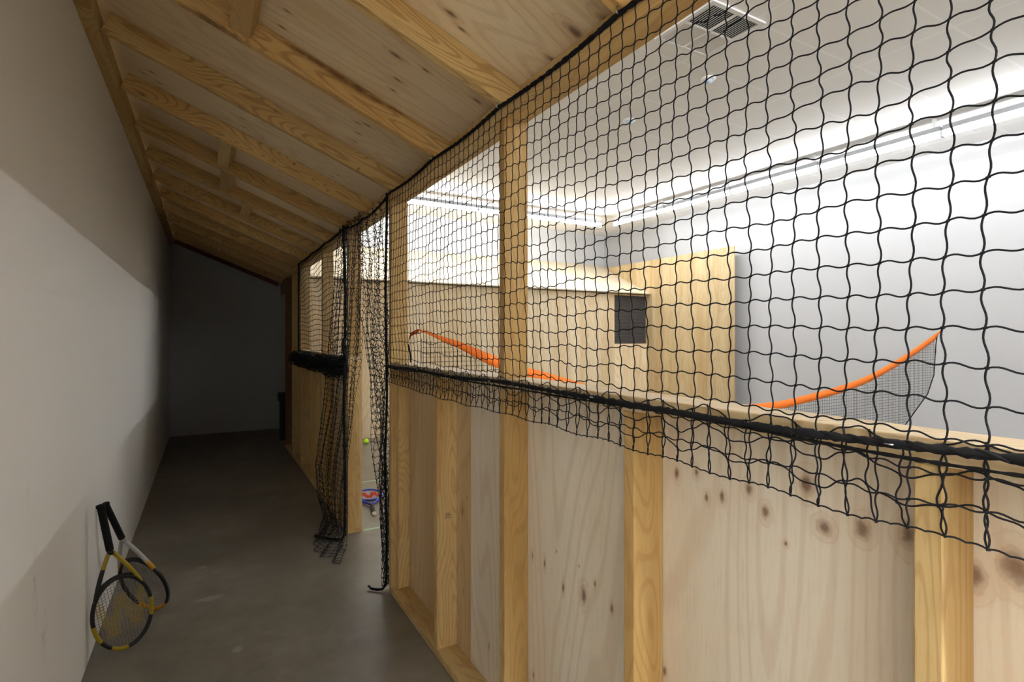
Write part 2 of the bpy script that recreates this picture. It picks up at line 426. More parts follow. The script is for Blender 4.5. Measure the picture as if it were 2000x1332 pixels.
for y in raf_y:
    mt = M['rafter']
    if y in marks:
        mt = wood('marked_pine_rafter', 0, (0.72, 0.50, 0.21), (0.60, 0.37, 0.13), (0.24, 0.11, 0.03), knots=raf_knots(marks[y], y), kplane=(0, 2), rings=1.3)
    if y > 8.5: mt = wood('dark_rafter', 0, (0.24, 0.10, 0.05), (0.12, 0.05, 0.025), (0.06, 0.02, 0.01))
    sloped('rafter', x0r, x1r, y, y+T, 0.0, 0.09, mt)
# ledger on the left wall, in lengths butted end to end
for (a, b) in ((YR, 2.55), (2.555, 3.30), (3.305, 5.15), (5.155, YB)):
    board('ledger', (XL, a, zr(XL)-0.045), (XL+0.05, b, zr(XL)+0.05), M['plate'], roof)
# roof sheets over the rafters
roof_knots = [(755, 96, 1.6), (760, 145, 1.2), (750, 165, 1.0), (813, 125, 1.0), (881, 42, .9), (859, 10, 1.4), (1102, 45, 2.2), (1168, 26, 2.2), (1059, 102, 1.6), (1036, 145, 1.5), (914, 185, 1.4), (914, 233, 1.0),
    (683, 231, 1), (703, 236, 1.2), (685, 252, 1), (680, 269, .8), (900, 264, .9), (828, 308, .9), (264, 134, 1), (280, 132, 1), (296, 154, .9), (294, 164, .9), (458, 223, .8), (464, 241, .8), (474, 259, .8),
    (637, 338, .8), (649, 336, .8), (645, 350, .7), (529, 353, .9), (536, 350, .7), (400, 30, 1.2), (540, 8, 1.0), (530, 40, 1.0)]
def on_ply(u, v):
    c_, s_ = math.cos(TH), math.sin(TH)
    la, up_ = (u-1000)/1060, (657-v)/1060
    dx, dy, dz = la*c_ + s_, c_ - la*s_, up_        # ray direction for unit depth
    k_ = (zr(0) + 0.0905/math.cos(ANG) - EYE)/(dz + SL*dx)
    return dx*k_, dy*k_
for i, (a, b) in enumerate(((YR, 1.57), (1.573, 3.95), (3.953, 6.33), (6.333, YB-0.004))):
    kn = []; xm = (XL+0.004+XW+D+0.02)/2
    for (u, v, q) in roof_knots:
        x, y = on_ply(u, v)
        if a < y < b: kn.append(((x-xm)/math.cos(ANG), y-(a+b)/2, 0.016*q, 0.0065*q))
    mt = wood('roof_plywood_sheet', 0, (0.84, 0.69, 0.46), (0.76, 0.58, 0.35), (0.50, 0.29, 0.13), knots=kn, kplane=(0, 1), rnd_knots=0.12, ply=True)
    sloped('plywood_sheet', XL+0.004, XW+D+0.02, a, b, 0.0905, 0.012, mt, bevel=0)
for a, b in zip(raf_y[:-1], raf_y[1:]):
    if b < 7.2: board('eave_blocking', (XW+D-0.03, a+T, Z_PT), (XW+D, b, Z_PT+0.082), M['plate'], roof)
# blocking between rafters
for (u0, v0, ya, yb) in ((455, 0, 1.590, 2.150), (428, 310, 3.38, 3.925), (432, 358, 3.96, 4.52), (470, 420, 4.555, 5.12)):
    yk = yb; tl = (u0-1000)/1060; c_, s_ = math.cos(TH), math.sin(TH)
    X = yk*(s_ + tl*c_)/(c_ - tl*s_)
    sloped('blocking', X-0.0175, X+0.0175+0.03, ya, yb, 0.012, 0.078, M['plate'])

# ------------------------------------------------------------------ plywood hut across the room
HX = 6.80; HY = 7.20
hut = empty('plywood_hut', (HX, HY, 0), 'plywood clad hut with pale sloping roof and one dark window, across the gallery', 'hut')
xs = [XW+D+0.02, 2.13, 3.33, 4.53, 5.73, 6.07]
for a, b in zip(xs[:-1], xs[1:]):
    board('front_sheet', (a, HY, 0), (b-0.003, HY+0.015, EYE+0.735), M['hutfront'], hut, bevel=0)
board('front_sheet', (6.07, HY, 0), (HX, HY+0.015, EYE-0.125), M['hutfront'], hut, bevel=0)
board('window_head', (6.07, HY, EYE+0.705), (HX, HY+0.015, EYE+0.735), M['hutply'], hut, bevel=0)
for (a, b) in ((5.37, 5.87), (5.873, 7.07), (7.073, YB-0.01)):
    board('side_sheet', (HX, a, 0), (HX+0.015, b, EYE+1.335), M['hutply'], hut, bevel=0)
L_ = math.hypot(8.60-7.10, 1.40-0.735); an = math.atan2(1.40-0.735, 8.60-7.10)
rm = MB(); rm.box((XW+D+0.035, 0, 0), (HX-0.002, L_, 0.018))
ro = rm.build('roof_sheet', M['hutroof'], hut, (-HX, 7.10-HY, EYE+0.737)); ro.rotation_euler = (an, 0, 0)
gm = MB(); gx0, gx1 = XW+D+0.022, XW+D+0.034
gm.add([(gx, y, z) for gx in (gx0, gx1) for (y, z) in ((7.19, EYE+0.60), (8.615, EYE+0.60), (8.615, EYE+1.42), (7.19, EYE+0.79))],
       [(0,1,2,3),(7,6,5,4),(0,4,5,1),(1,5,6,2),(2,6,7,3),(3,7,4,0)])
relto(gm, hut).build('added_light_stop', M['hutply'], hut)  # sheet added to stop light leaking in between the two roofs
# louvred window screen
wsx0, wsx1, wz0, wz1 = 6.075, HX-0.004, EYE-0.122, EYE+0.702
scr = MB()
n = 34
for i in range(n):
    z = wz0 + (i+0.5)*(wz1-wz0)/n
    scr.add([(wsx0, HY+0.012, z-0.004), (wsx1, HY+0.012, z-0.004), (wsx1, HY+0.030, z+0.010), (wsx0, HY+0.030, z+0.010),
             (wsx0, HY+0.012, z-0.001), (wsx1, HY+0.012, z-0.001), (wsx1, HY+0.030, z+0.013), (wsx0, HY+0.030, z+0.013)],
            [(0,3,2,1),(4,5,6,7),(0,1,5,4),(1,2,6,5),(2,3,7,6),(3,0,4,7)])
scr.box((wsx0, HY+0.034, wz0), (wsx1, HY+0.04, wz1))
scr.box(((wsx0+wsx1)/2-0.008, HY+0.008, wz0), ((wsx0+wsx1)/2+0.008, HY+0.012, wz1))
scr.build('window_screen', plain('dark_grey_screen', (0.10, 0.09, 0.088), 0.7), hut, (-HX, -HY, 0))

# ------------------------------------------------------------------ netting
def smooth_noise(nseed, fx, fy, amp):
    r = np.random.default_rng(nseed)
    k = [(r.uniform(0.4, 1.0)*fx, r.uniform(0.4, 1.0)*fy, r.uniform(0, 6.28), r.uniform(-1, 1)) for _ in range(7)]
    def f(a, b):
        return amp*sum(w*np.sin(kx*a + ky*b + ph) for kx, ky, ph, w in k)/2.0
    return f
def net_geo(P, nu, nv, r, sub=6, sides=5, amp=0.10, knot=2.1, mb=None, u0=0, v0=0, rows=True, seed=3):
    mb = mb or MB()
    rg = np.random.default_rng(seed)
    if rows:
        for j in range(v0, nv+1):
            a = np.linspace(u0, nu, (nu-u0)*sub+1); b = j - amp*np.sin(2*math.pi*a)*1.0
            mb.tube(P(a, b), r, sides)
    for i in range(u0, nu+1):
        b = np.linspace(v0, nv, (nv-v0)*sub+1); a = i - amp*np.sin(2*math.pi*b)
        mb.tube(P(a, b), r, sides)
    ks = knot*r
    for i in range(u0, nu+1):
        bb = np.arange(v0, nv+1).astype(float); pts = P(np.full_like(bb, i), bb)
        for p in pts:
            o = rg.uniform(0.8, 1.15, 3)*ks
            V = [(p[0]+o[0], p[1], p[2]), (p[0]-o[0], p[1], p[2]), (p[0], p[1]+o[1], p[2]+o[2]*.5), (p[0], p[1]-o[1], p[2]-o[2]*.5), (p[0], p[1]-o[1]*.5, p[2]+o[2]), (p[0], p[1]+o[1]*.5, p[2]-o[2])]
            mb.add(V, [(0,2,4),(2,1,4),(1,3,4),(3,0,4),(2,0,5),(1,2,5),(3,1,5),(0,3,5)], 0, True)
    return mb
CELL = 0.0425
TW = 0.0013
def interp(x, xs_, ys_): return np.interp(x, xs_, ys_)


# near net, hooked under the eave, let down over the rail and turned up again
YN0, YN1 = -0.43, 2.822
NET = empty('hanging_net', (0.83, 1.0, Z_PT), 'wide black knotted net filling the long opening right of the doorway', 'net')
nu = int(round((YN1-YN0)/CELL))
ztop = EYE+0.748; zbot = EYE-0.250
nrow = 23; nfold = 3
w1 = smooth_noise(11, 0.20, 0.25, 0.010); w2 = smooth_noise(12, 0.5, 0.35, 0.006); w3 = smooth_noise(13, 0.16, 0.3, 0.012); w4 = smooth_noise(14, 1.7, 1.1, 0.0045); w5 = smooth_noise(15, 1.5, 1.9, 0.004)
def Pnear(a, b):
    a = np.asarray(a, float); b = np.asarray(b, float)
    y = YN1 - a*(YN1-YN0)/nu
    edge = np.clip(b/3, 0, 1)*np.clip((nrow+nfold-b)/2, 0.2, 1)
    side = np.clip(a/3, 0, 1)
    t = np.clip(b/nrow, 0, 1)
    z = ztop - (ztop-zbot)*t + edge*(w3(a, b)*0.9 + w5(a, b))
    y = y + edge*side*(w1(a, b) + w4(a, b))
    # hanging scallops between hooks at the rafters
    z = z - 0.010*np.abs(np.sin(math.pi*(y-1.57)/0.6))*np.clip(1-b/6, 0, 1)
    x = 0.838 - 0.012*np.sin(math.pi*t) + edge*w2(a, b)*0.8 - 0.008*np.clip((b-nrow+4)/4, 0, 1)
    x = x - 0.012*np.clip((0.9-y)/1.2, 0, 1)*np.sin(math.pi*t)
    f = np.clip(b-nrow, 0, None)
    z = z + f*0.036 + 0.010*np.sin(a*1.9+1)*np.clip(f, 0, 1); x = x + np.clip(f, 0, 1)*0.014 - 0.006*f*0; y = y + np.clip(f, 0, 1)*(0.013 + 0.006*np.sin(a*0.9))
    return np.stack([x, y, z], -1)
relto(net_geo(Pnear, nu, nrow+nfold, TW, sub=8, amp=0.05), NET).build('netting', M['black'], NET)
def rope(pts, r, name, parent, mat=None, jitter=0.25, sides=8, seed=1):
    rg = np.random.default_rng(seed); pts = np.asarray(pts, float)
    rr = r*(1+jitter*rg.uniform(-1, 1, len(pts)))
    mb = MB(); mb.tube(pts, rr, sides)
    # fibre twist: two thin strands around the core
    for ph in (0, math.pi):
        k = np.arange(len(pts))
        q = pts + np.stack([0.75*r*np.cos(k*0.9+ph), np.zeros(len(pts)), 0.75*r*np.sin(k*0.9+ph)], -1)
        mb.tube(q, r*0.5, 5)
    return relto(mb, parent).build(name, mat or M['hem'], parent)
ys = np.linspace(YN1, YN0, 300)
rope(np.stack([0.838+0*ys, ys, EYE+0.752 - 0.012*np.abs(np.sin(math.pi*(ys-1.57)/0.6))], -1), 0.0058, 'top_rope', NET, seed=2)
nz = smooth_noise(21, 9, 1, 0.006)
lo = smooth_noise(24, 5, 1, 0.010)
rope(np.stack([0.824+0*ys, ys, EYE-0.150 + nz(ys, 0) + 0.6*lo(ys, 0)], -1), 0.0058, 'rail_rope', NET, jitter=0.45, seed=3)
rope(np.stack([0.826+0*ys, ys, EYE-0.160 + nz(ys, 2) ], -1), 0.0024, 'rail_rope', NET, jitter=0.5, seed=5)
zz = np.linspace(EYE+0.76, 0.05, 160)
vr = np.stack([0.832+0.004*np.sin(zz*7), 2.832+0.004*np.sin(zz*11), zz], -1)
tail = np.array([[0.828, 2.835, 0.03], [0.815, 2.84, 0.012], [0.79, 2.85, 0.010], [0.765, 2.88, 0.010], [0.757, 2.90, 0.018]])
rope(np.vstack([vr, tail]), 0.0062, 'side_rope', NET, seed=4)
def hook(y, z, parent):
    mb = MB()
    a = np.linspace(-0.5, 4.2, 14)
    mb.tube(np.stack([0.836 + 0.010*np.cos(a), y+0*a, z + 0.010*np.sin(a)], -1), 0.0016, 6)
    mb.tube([(0.841, y, z+0.008), (0.8455, y, z+0.028)], 0.0016, 6)
    relto(mb, parent).build('hook', M['steel'], parent)
for y in (0.36, 0.975, 1.57, 2.165, 2.79): hook(y, EYE+0.757, NET)
# ties along the rail: small steel staples
def staple(y, z, parent):
    mb = MB(); mb.tube([(0.845, y, z), (0.816, y, z), (0.816, y+0.010, z), (0.845, y+0.010, z)], 0.0012, 5)
    relto(mb, parent).build('staple', M['steel'], parent)
for y in (0.39, 1.05, 1.60, 2.3): staple(y, EYE-0.148, NET)

# doorway: right-hand curtain gathered against the end post
CR = empty('net_curtain', (0.85, 3.0, Z_PT), 'gathered black net hanging down the right side of the doorway, tapering to the floor', 'net')
nuc, nvc = 22, 50
g1 = smooth_noise(31, 1.1, 0.5, 0.020); g2 = smooth_noise(32, 1.4, 0.7, 0.016); g3 = smooth_noise(33, 1.2, 1.0, 0.014)
wid_z = [0.0, 0.15, 0.35, 0.6, 0.85, 1.15, 1.35, 1.6, 2.11]
wid_w = [0.03, 0.06, 0.12, 0.17, 0.22, 0.34, 0.46, 0.56, 0.60]
def Pcr(a, b):
    a = np.asarray(a, float); b = np.asarray(b, float); t = b/nvc
    z = EYE+0.735 - 2.06*t + g3(a, b)*np.clip(b/2, 0, 1)
    w = interp(z, wid_z, wid_w)
    y = 2.845 + w*(a/nuc) + g2(a, b)*np.clip(w/0.3, 0.15, 1)*np.clip(b/2, 0, 1)
    z = z - (a/nuc)*0.03*(1-t)
    x = 0.848 + 0.028*np.sin(a*1.35+0.4)*np.clip(0.4+w, 0, 1) + g1(a, b)*np.clip(b/2, 0, 1)
    return np.stack([x, np.maximum(y, 2.836), np.maximum(z, 0.02)], -1)
relto(net_geo(Pcr, nuc, nvc, TW*1.05, sub=4, sides=4, amp=0.12, knot=2.6), CR).build('netting', M['black'], CR)
yy = np.linspace(2.84, 3.80, 70)
zt = EYE+0.745 - 0.035*np.sin(math.pi*(yy-2.84)/0.96)**0.8 + 0.012*np.clip(1-np.abs(yy-3.36)*8, 0, 1)
rope(np.stack([0.842+0*yy, yy, zt], -1), 0.0065, 'top_rope', CR, jitter=0.5, seed=8)
# doorway: left-hand curtain, tied back over the far rail and pooling on the floor
CL = empty('net_curtain', (0.82, 3.8, Z_PT), 'gathered black net on the left side of the doorway, spilling onto the concrete floor', 'net')
nul, nvl = 24, 56
lz = [0.0, 0.10, 0.30, 0.50, 0.85, 1.15, 1.22, 1.45, 1.75, 2.11]
lr = [3.52, 3.58, 3.62, 3.60, 3.45, 3.32, 3.30, 3.25, 3.22, 3.22]
ll = [4.10, 4.55, 4.72, 4.62, 4.42, 4.32, 4.25, 4.18, 4.00, 3.85]
h1 = smooth_noise(41, 0.9, 0.35, 0.018); h2 = smooth_noise(42, 1.0, 0.6, 0.018); h3 = smooth_noise(43, 1.0, 0.8, 0.012)
def Pcl(a, b):
    a = np.asarray(a, float); b = np.asarray(b, float)
    k = np.clip(b/49.0, 0, None)
    z = EYE+0.735 - 2.06*np.minimum(k, 1.0) + h3(a, b)*np.clip(b/2, 0, 1)*np.clip((50-b)/3, 0, 1)
    spill = np.clip(b-49, 0, None)*0.030
    r_, l_ = interp(z, lz, lr), interp(z, lz, ll)
    y = r_ + (l_-r_)*(a/nul) + h2(a, b)*np.clip(b/2, 0, 1)
    x = 0.812 - 0.020*np.sin(a*1.2) + h1(a, b)*0.6 - 0.035*np.clip((0.8-z)/0.8, 0, 1)
    x = np.minimum(x, 0.836)
    y = y - spill*(1.1+0.5*(a/nul)) ; x = x - spill*(0.35+0.45*np.sin(math.pi*a/nul)) 
    z = np.where(b > 48.5, np.maximum(0.004 + 0.030*np.abs(np.sin(a*0.7+b*0.5))*np.clip((56-b)/8, 0, 1), z*np.clip(49.5-b, 0, 1)), z)
    z = np.maximum(z, 0.003)
    return np.stack([x, y, z], -1)
relto(net_geo(Pcl, nul, nvl, TW*1.15, sub=4, sides=4, amp=0.11, knot=2.2), CL).build('netting', M['black'], CL)
zz = np.linspace(EYE+0.74, 0.06, 150)
vr = np.stack([0.806+0.006*np.sin(zz*5), 3.70+0.012*np.sin(zz*4.2), zz], -1)
tail = np.array([[0.80, 3.68, 0.03], [0.78, 3.66, 0.015], [0.75, 3.68, 0.012], [0.71, 3.72, 0.012], [0.67, 3.78, 0.012], [0.64, 3.82, 0.012]])
rope(np.vstack([vr, tail]), 0.0085, 'side_rope', CL, jitter=0.4, seed=9)
a = np.linspace(0, 5.4, 40)
rope(np.stack([0.79-0.02*np.sin(a), 3.64-0.055*np.sin(a*0.9), EYE-0.02-0.18*a/5.4], -1), 0.008, 'tie_cord', CL, jitter=0.3, seed=10)

# far window net with its lower part rolled on the rail
FN = empty('hanging_net', (0.83, 4.9, Z_PT), 'black net across the farther, smaller window opening left of the doorway', 'net')
nf = int((5.97-3.74)/CELL); k1 = smooth_noise(51, 0.3, 0.4, 0.012); k2 = smooth_noise(52, 0.4, 0.5, 0.010)
def Pfar(a, b):
    a = np.asarray(a, float); b = np.asarray(b, float)
    e = np.clip(b/2, 0, 1)
    y = 3.74 + a*(5.97-3.74)/nf + e*k1(a, b)*0.7; z = EYE+0.748 - b*0.0435 + e*k2(a, b); x = 0.833 + e*k1(b, a)*0.5
    return np.stack([np.minimum(x, 0.84), y, z], -1)
relto(net_geo(Pfar, nf, 21, TW*1.0, sub=4, sides=4, amp=0.09), FN).build('netting', M['black'], FN)
ys = np.linspace(3.74, 5.97, 120)
rope(np.stack([0.838+0*ys, ys, EYE+0.752-0.012*np.abs(np.sin(math.pi*(ys-3.36)/0.6))], -1), 0.0065, 'top_rope', FN, seed=12)
zz = np.linspace(EYE+0.75, EYE-0.16, 80)
rope(np.stack([0.834+0*zz, 5.965+0*zz, zz], -1), 0.007, 'side_rope', FN, seed=13)
nr = 46; q1 = smooth_noise(61, 1.6, 0.9, 0.012)
def Proll(a, b):
    a = np.asarray(a, float); b = np.asarray(b, float)
    y = 3.70 + a*(6.02-3.70)/nr + 0.010*np.sin(b*1.7+a)
    th = b*0.52; rad = 0.022 + 0.0016*b + q1(a, b)*0.6
    x = 0.785 + rad*0.75*np.cos(th) ; z = EYE-0.215 + rad*1.25*np.sin(th) + 0.008*np.sin(a*0.5)
    return np.stack([np.minimum(x, 0.842), y, z], -1)
rl = net_geo(Proll, nr, 26, 0.0022, sub=3, sides=4, amp=0.15, knot=1.6)
ysr = np.linspace(3.71, 6.0, 60)
for (dx, dz, ph) in ((-0.01, 0.02, 0), (0.012, -0.01, 2), (-0.005, -0.03, 4), (0.0, 0.045, 1)):
    rl.tube(np.stack([0.788+dx+0.006*np.sin(ysr*14+ph), ysr, EYE-0.215+dz+0.008*np.sin(ysr*9+ph)], -1), 0.012, 6)
relto(rl, FN).build('rolled_netting', M['hem'], FN)

# ------------------------------------------------------------------ portable net with an orange band
YNET = 2.75
TN = empty('portable_net', (3.8, YNET, 0), 'portable bow-shaped play net with bright orange top band, standing in the gallery', 'net')
bx = np.array([0.984, 1.036, 1.097, 1.214, 1.337, 1.459, 1.637, 1.83, 2.133, 2.7, 3.2, 3.531, 4.043, 4.428, 4.851, 5.281, 5.821, 6.188, 6.703])
bz = EYE + np.array([0.0388, 0.026, 0.0055, -0.0271, -0.0734, -0.1198, -0.1781, -0.23, -0.3141, -0.455, -0.525, -0.5248, -0.5209, -0.4873, -0.4418, -0.3719, -0.233, -0.1179, 0.059])
def ztopn(x):
    # smooth (cubic) through the band points
    x = np.asarray(x, float)
    xi = np.searchsorted(bx, x).clip(1, len(bx)-1); x0, x1 = bx[xi-1], bx[xi]; t = np.clip((x-x0)/(x1-x0), 0, 1)
    m_ = np.gradient(bz, bx); h = x1-x0
    return (2*t**3-3*t**2+1)*bz[xi-1] + (t**3-2*t**2+t)*h*m_[xi-1] + (-2*t**3+3*t**2)*bz[xi] + (t**3-t**2)*h*m_[xi]
def zlow(x): return np.interp(x, [0.985, 1.02, 1.25, 1.7, 2.4, 5.2, 5.96, 6.45, 6.58, 6.62], [0.95, 0.70, 0.45, 0.25, 0.12, 0.12, 0.45, 0.76, 0.95, 1.2])
bandx = np.linspace(bx[0], bx[-1], 150)
bd = MB(); bt = ztopn(bandx); wdt = 0.062*np.clip((bx[-1]+0.02-bandx)/0.15, 0.25, 1)*np.clip((bandx-bx[0]+0.05)/0.45, 0.15, 1)
V = []
for sgn in (-0.004, 0.004):
    for x, z, w in zip(bandx, bt, wdt): V.append((x, YNET+sgn, z)); V.append((x, YNET+sgn, z-w))
nb = len(bandx); F = []
for i in range(nb-1):
    a0, a1, a2, a3 = 2*i, 2*i+1, 2*i+3, 2*i+2; o_ = 2*nb
    F += [(a0, a1, a2, a3), (a0+o_, a3+o_, a2+o_, a1+o_), (a0, a3, a3+o_, a0+o_), (a1, a1+o_, a2+o_, a2)]
bd.add(V, F, 0, True)
# turned-down end of the band at the pole nearest the doorway
pts = [(bx[0], YNET, bz[0]), (0.985, YNET+0.05, EYE+0.036), (0.975, YNET+0.10, EYE+0.022), (0.972, YNET+0.125, EYE-0.004), (0.972, YNET+0.134, EYE-0.030)]
for (p, q) in zip(pts[:-1], pts[1:]):
    bd.add([p, q, (q[0], q[1], q[2]-0.022), (p[0], p[1], p[2]-0.022)], [(0,1,2,3)], 1)
orange = plain('orange_band', (0.90, 0.20, 0.02), 0.6, 0.3); orange_d = plain('orange_band_end', (0.60, 0.10, 0.02), 0.6, 0.3)
relto(bd, TN).build('band', [orange, orange_d], TN)
nm = MB(); cs = 0.026
xs_ = np.arange(1.0, 6.62, cs)
for x in xs_:
    z0_, z1_ = float(zlow(x)), float(ztopn(x))-0.045
    if z1_ > z0_: nm.tube([(x, YNET, z0_), (x+0.003*math.sin(x*40), YNET, (z0_+z1_)/2), (x, YNET, z1_)], 0.0015, 3, cap=False)
for z in np.arange(0.12, 1.40, cs):
    seg = []
    for x in np.arange(1.0, 6.62, 0.03):
        ok = zlow(x) <= z <= ztopn(x)-0.04
        if ok: seg.append((x, YNET, z))
        if (not ok) and len(seg) > 1: nm.tube(seg, 0.0015, 3, cap=False)
        if not ok: seg = []
    if len(seg) > 1: nm.tube(seg, 0.0015, 3, cap=False)
relto(nm, TN).build('mesh', M['black'], TN)
ex = np.linspace(5.2, 6.62, 30)
for side in (0, 1):
    if side: px_ = [(6.655, EYE+0.02), (6.625, EYE-0.08), (6.60, EYE-0.25), (6.58, 0.95), (6.45, 0.76), (5.96, 0.45), (5.5, 0.22), (5.2, 0.05), (5.0, 0.012)]
    else: px_ = [(0.972, EYE-0.045), (0.974, EYE-0.1), (0.985, 0.95), (1.02, 0.70), (1.25, 0.45), (1.7, 0.25), (2.1, 0.12), (2.4, 0.012)]
    pm = MB(); pm.tube([(x, YNET+0.004+(0 if side else 0.13*max(0, 1-i_/5)), z) for i_, (x, z) in enumerate(px_)], 0.005, 8); relto(pm, TN).build('pole', M['hem'], TN)
fm = MB()
for x in (2.4, 5.0): fm.tube([(x, YNET-0.35, 0.012), (x, YNET+0.35, 0.012)], 0.011, 8)
fm.tube([(2.4, YNET, 0.012), (5.0, YNET, 0.012)], 0.011, 8)
relto(fm, TN).build('base_frame', M['hem'], TN)

# ------------------------------------------------------------------ rackets
def px_floor(u, v):
    d = 1060*EYE/(v-657); la = (u-1000)/1060*d; c, s = math.cos(TH), math.sin(TH)
    return Vector((la*c + d*s, d*c - la*s, 0))
def px_x(u, v, X):
    y, z = wz(u, v, X); return Vector((X, y, z))
YEL = plain('yellow_paint', (0.42, 0.30, 0.015), 0.35, 0.5); BLK = plain('black_gloss', (0.012, 0.012, 0.013), 0.3, 0.5)
GRIP = plain('black_grip', (0.010, 0.010, 0.010), 0.85, 0.2); SILV = plain('silver_paint', (0.45, 0.44, 0.42), 0.35, 0.5)
ORG = plain('amber_paint', (0.62, 0.30, 0.01), 0.35, 0.5); STR = plain('grey_strings', (0.16, 0.15, 0.13), 0.5); OCH = plain('ochre_stencil', (0.42, 0.30, 0.06), 0.6)
def in_w(x, y):
    """bold W stencil, arms towards the grip"""
    x /= 0.088; y = (y-0.155)/0.085
    if abs(x) > 1 or abs(y) > 1: return False
    if y < -0.82: return abs(abs(x)-0.5) < 0.34
    for cx in (-0.5, 0.5):
        for sg in (-1, 1):
            xx = cx + sg*0.25*(y+1)*0.92
            if abs(x-xx) < 0.20: return True
    return False
def racket(label, tip, butt, normal_hint, L, fmats, frame_col, strings=(STR, OCH), stencil=True, grip=(GRIP, GRIP), tip_lift=0.011):
    A = (butt-tip).normalized(); S = A.cross(normal_hint).normalized(); N = S.cross(A)
    t = empty('tennis_racket', (0, 0, 0), label, 'racket')
    t.matrix_world = Matrix(((S.x, A.x, N.x, tip.x), (S.y, A.y, N.y, tip.y), (S.z, A.z, N.z, tip.z), (0, 0, 0, 1)))
    a_, b_, cy = 0.108, 0.155, 0.155
    # head: closed loop split by colour
    n = 96; th = np.linspace(0, 2*math.pi, n, endpoint=False)   # 0 = tip end
    X = a_*np.sin(th); Y = cy - b_*np.cos(th)
    fr = MB(); P = np.stack([X, Y, 0*X], -1)
    start = fr.n; fr.tube(P, 0.0085, 8, closed=True, up=(0, 0, 1), flat=1.25)
    for i in range(n):
        deg = i*360/n
        for j in range(8): fr.m[i*8+j] = frame_col(deg)
    # throat arms
    nf0 = len(fr.f)
    for sg in (-1, 1):
        th0 = math.radians(128); p0 = (sg*a_*math.sin(th0), cy - b_*math.cos(th0))
        tt = np.linspace(0, 1, 14)
        x = sg*((1-tt)**2*abs(p0[0]) + 2*(1-tt)*tt*0.058 + tt**2*0.008); y = (1-tt)**2*p0[1] + 2*(1-tt)*tt*(p0[1]+0.085) + tt**2*0.425
        k = len(fr.f); fr.tube(np.stack([x, y, 0*x], -1), 0.0085, 8, up=(0, 0, 1), flat=1.25)
        for i in range(k, len(fr.f)):
            fr.m[i] = frame_col(1000 + sg*(i-k)/8)
    k = len(fr.f); fr.tube([(0, 0.42, 0), (0, 0.46, 0)], 0.012, 10)
    for i in range(k, len(fr.f)): fr.m[i] = frame_col(2000)
    fr.build('frame', fmats, t)
    br = MB(); tt = np.linspace(-1, 1, 12); 
    br.tube(np.stack([tt*0.072, cy+0.133+0.030*(1-tt**2), 0*tt], -1), 0.006, 8); 
    # bridge lies across the throat just above the strings
    br.build('bridge', BLK, t)
    st = MB(); sp = 0.0125
    def line(p, q):
        k = 24; pts = [np.array(p)+(np.array(q)-np.array(p))*i/k for i in range(k+1)]
        for i in range(k):
            mid = (pts[i]+pts[i+1])/2; kk = len(st.f)
            mi = 1 if (stencil and in_w(mid[0], mid[1])) else 0
            st.tube([pts[i], pts[i+1]], 0.0019 if mi else 0.0008, 4, cap=False)
            if mi:
                for f in range(kk, len(st.f)): st.m[f] = 1
    for i in range(-9, 10):
        x = i*sp; h = b_*math.sqrt(max(0, 1-(x/a_)**2)); line((x, cy-h, 0.0006), (x, cy+h, 0.0006))
    for i in range(-12, 13):
        y = i*sp; h = a_*math.sqrt(max(0, 1-(y/b_)**2)); line((-h, cy+y, -0.0006), (h, cy+y, -0.0006))
    st.build('strings', list(strings), t)
    g = MB(); yv = np.linspace(0.44, L-0.012, 60)
    g.tube(np.stack([0*yv, yv, 0*yv], -1), 0.0148+0.0006*np.sin(yv*500), 8, flat=0.88, up=(0, 0, 1)); g.build('grip', grip[0], t)
    c_ = MB(); c_.tube([(0, L-0.014, 0), (0, L-0.008, 0), (0, L-0.001, 0), (0, L, 0)], [0.0152, 0.0175, 0.0175, 0.015], 8, flat=0.9, up=(0, 0, 1)); c_.build('butt_cap', grip[1], t)
    return t
def fc1(d):
    if d >= 2000: return 0
    if d > 900: return 1 if (d > 1000 or d < 991) else 0
    for lo_, hi_ in ((62, 92), (268, 298), (322, 356)):
        if lo_ <= d <= hi_: return 1
    return 0
def fc2(d):
    if d >= 2000: return 2
    if d > 900: return 2 if abs(d-1000) > 3 else 1
    return 1 if (d < 38 or d > 318) else 0
RL = 0.64; R1 = 16
def fit_butt(tip, u, v):
    best = None
    for X in np.linspace(-0.41, -0.33, 161):
        p = px_x(u, v, X); e = abs((p-tip).length-RL)
        if best is None or e < best[0]: best = (e, p)
    return best[1]
tip1 = px_floor(254, 1268); tip1.z = 0.018
b1 = fit_butt(tip1, 196, 986)
camv = Vector((0, 0, EYE))
n1 = Matrix.Rotation(math.radians(R1), 3, (b1-tip1).normalized()) @ (camv-tip1).normalized()
racket('black and yellow racket in front, ochre stencil on its strings, leaning on the left wall', tip1, b1, n1, RL, [BLK, YEL, BLK], fc1)
tip2 = px_floor(304, 1192); tip2.z = 0.012
b2 = fit_butt(tip2, 205, 983)
nh = (camv-tip2).normalized(); nh = Matrix.Rotation(math.radians(-48), 3, (b2-tip2).normalized()) @ nh
racket('black, silver and amber racket behind the other, leaning on the left wall', tip2, b2, nh, RL, [BLK, ORG, SILV], fc2, stencil=False)
BLU = plain('blue_paint', (0.02, 0.03, 0.55), 0.3, 0.5); RED = plain('red_stencil', (0.75, 0.06, 0.03), 0.6); WST = plain('white_strings', (0.75, 0.72, 0.66), 0.5)
tip3 = Vector((1.22, 4.72, 0.016)); b3 = px_floor(731, 1008); b3.z = 0.018
racket('blue racket with white strings and red stencil lying flat on the gallery floor', tip3, b3, Vector((0, 0, 1)), (b3-tip3).length if abs((b3-tip3).length-0.66) < .05 else 0.66,
       [BLU, BLU, BLU], lambda d: 0, strings=(WST, RED), grip=(plain('charcoal_grip', (0.03, 0.03, 0.03), 0.8), WST))

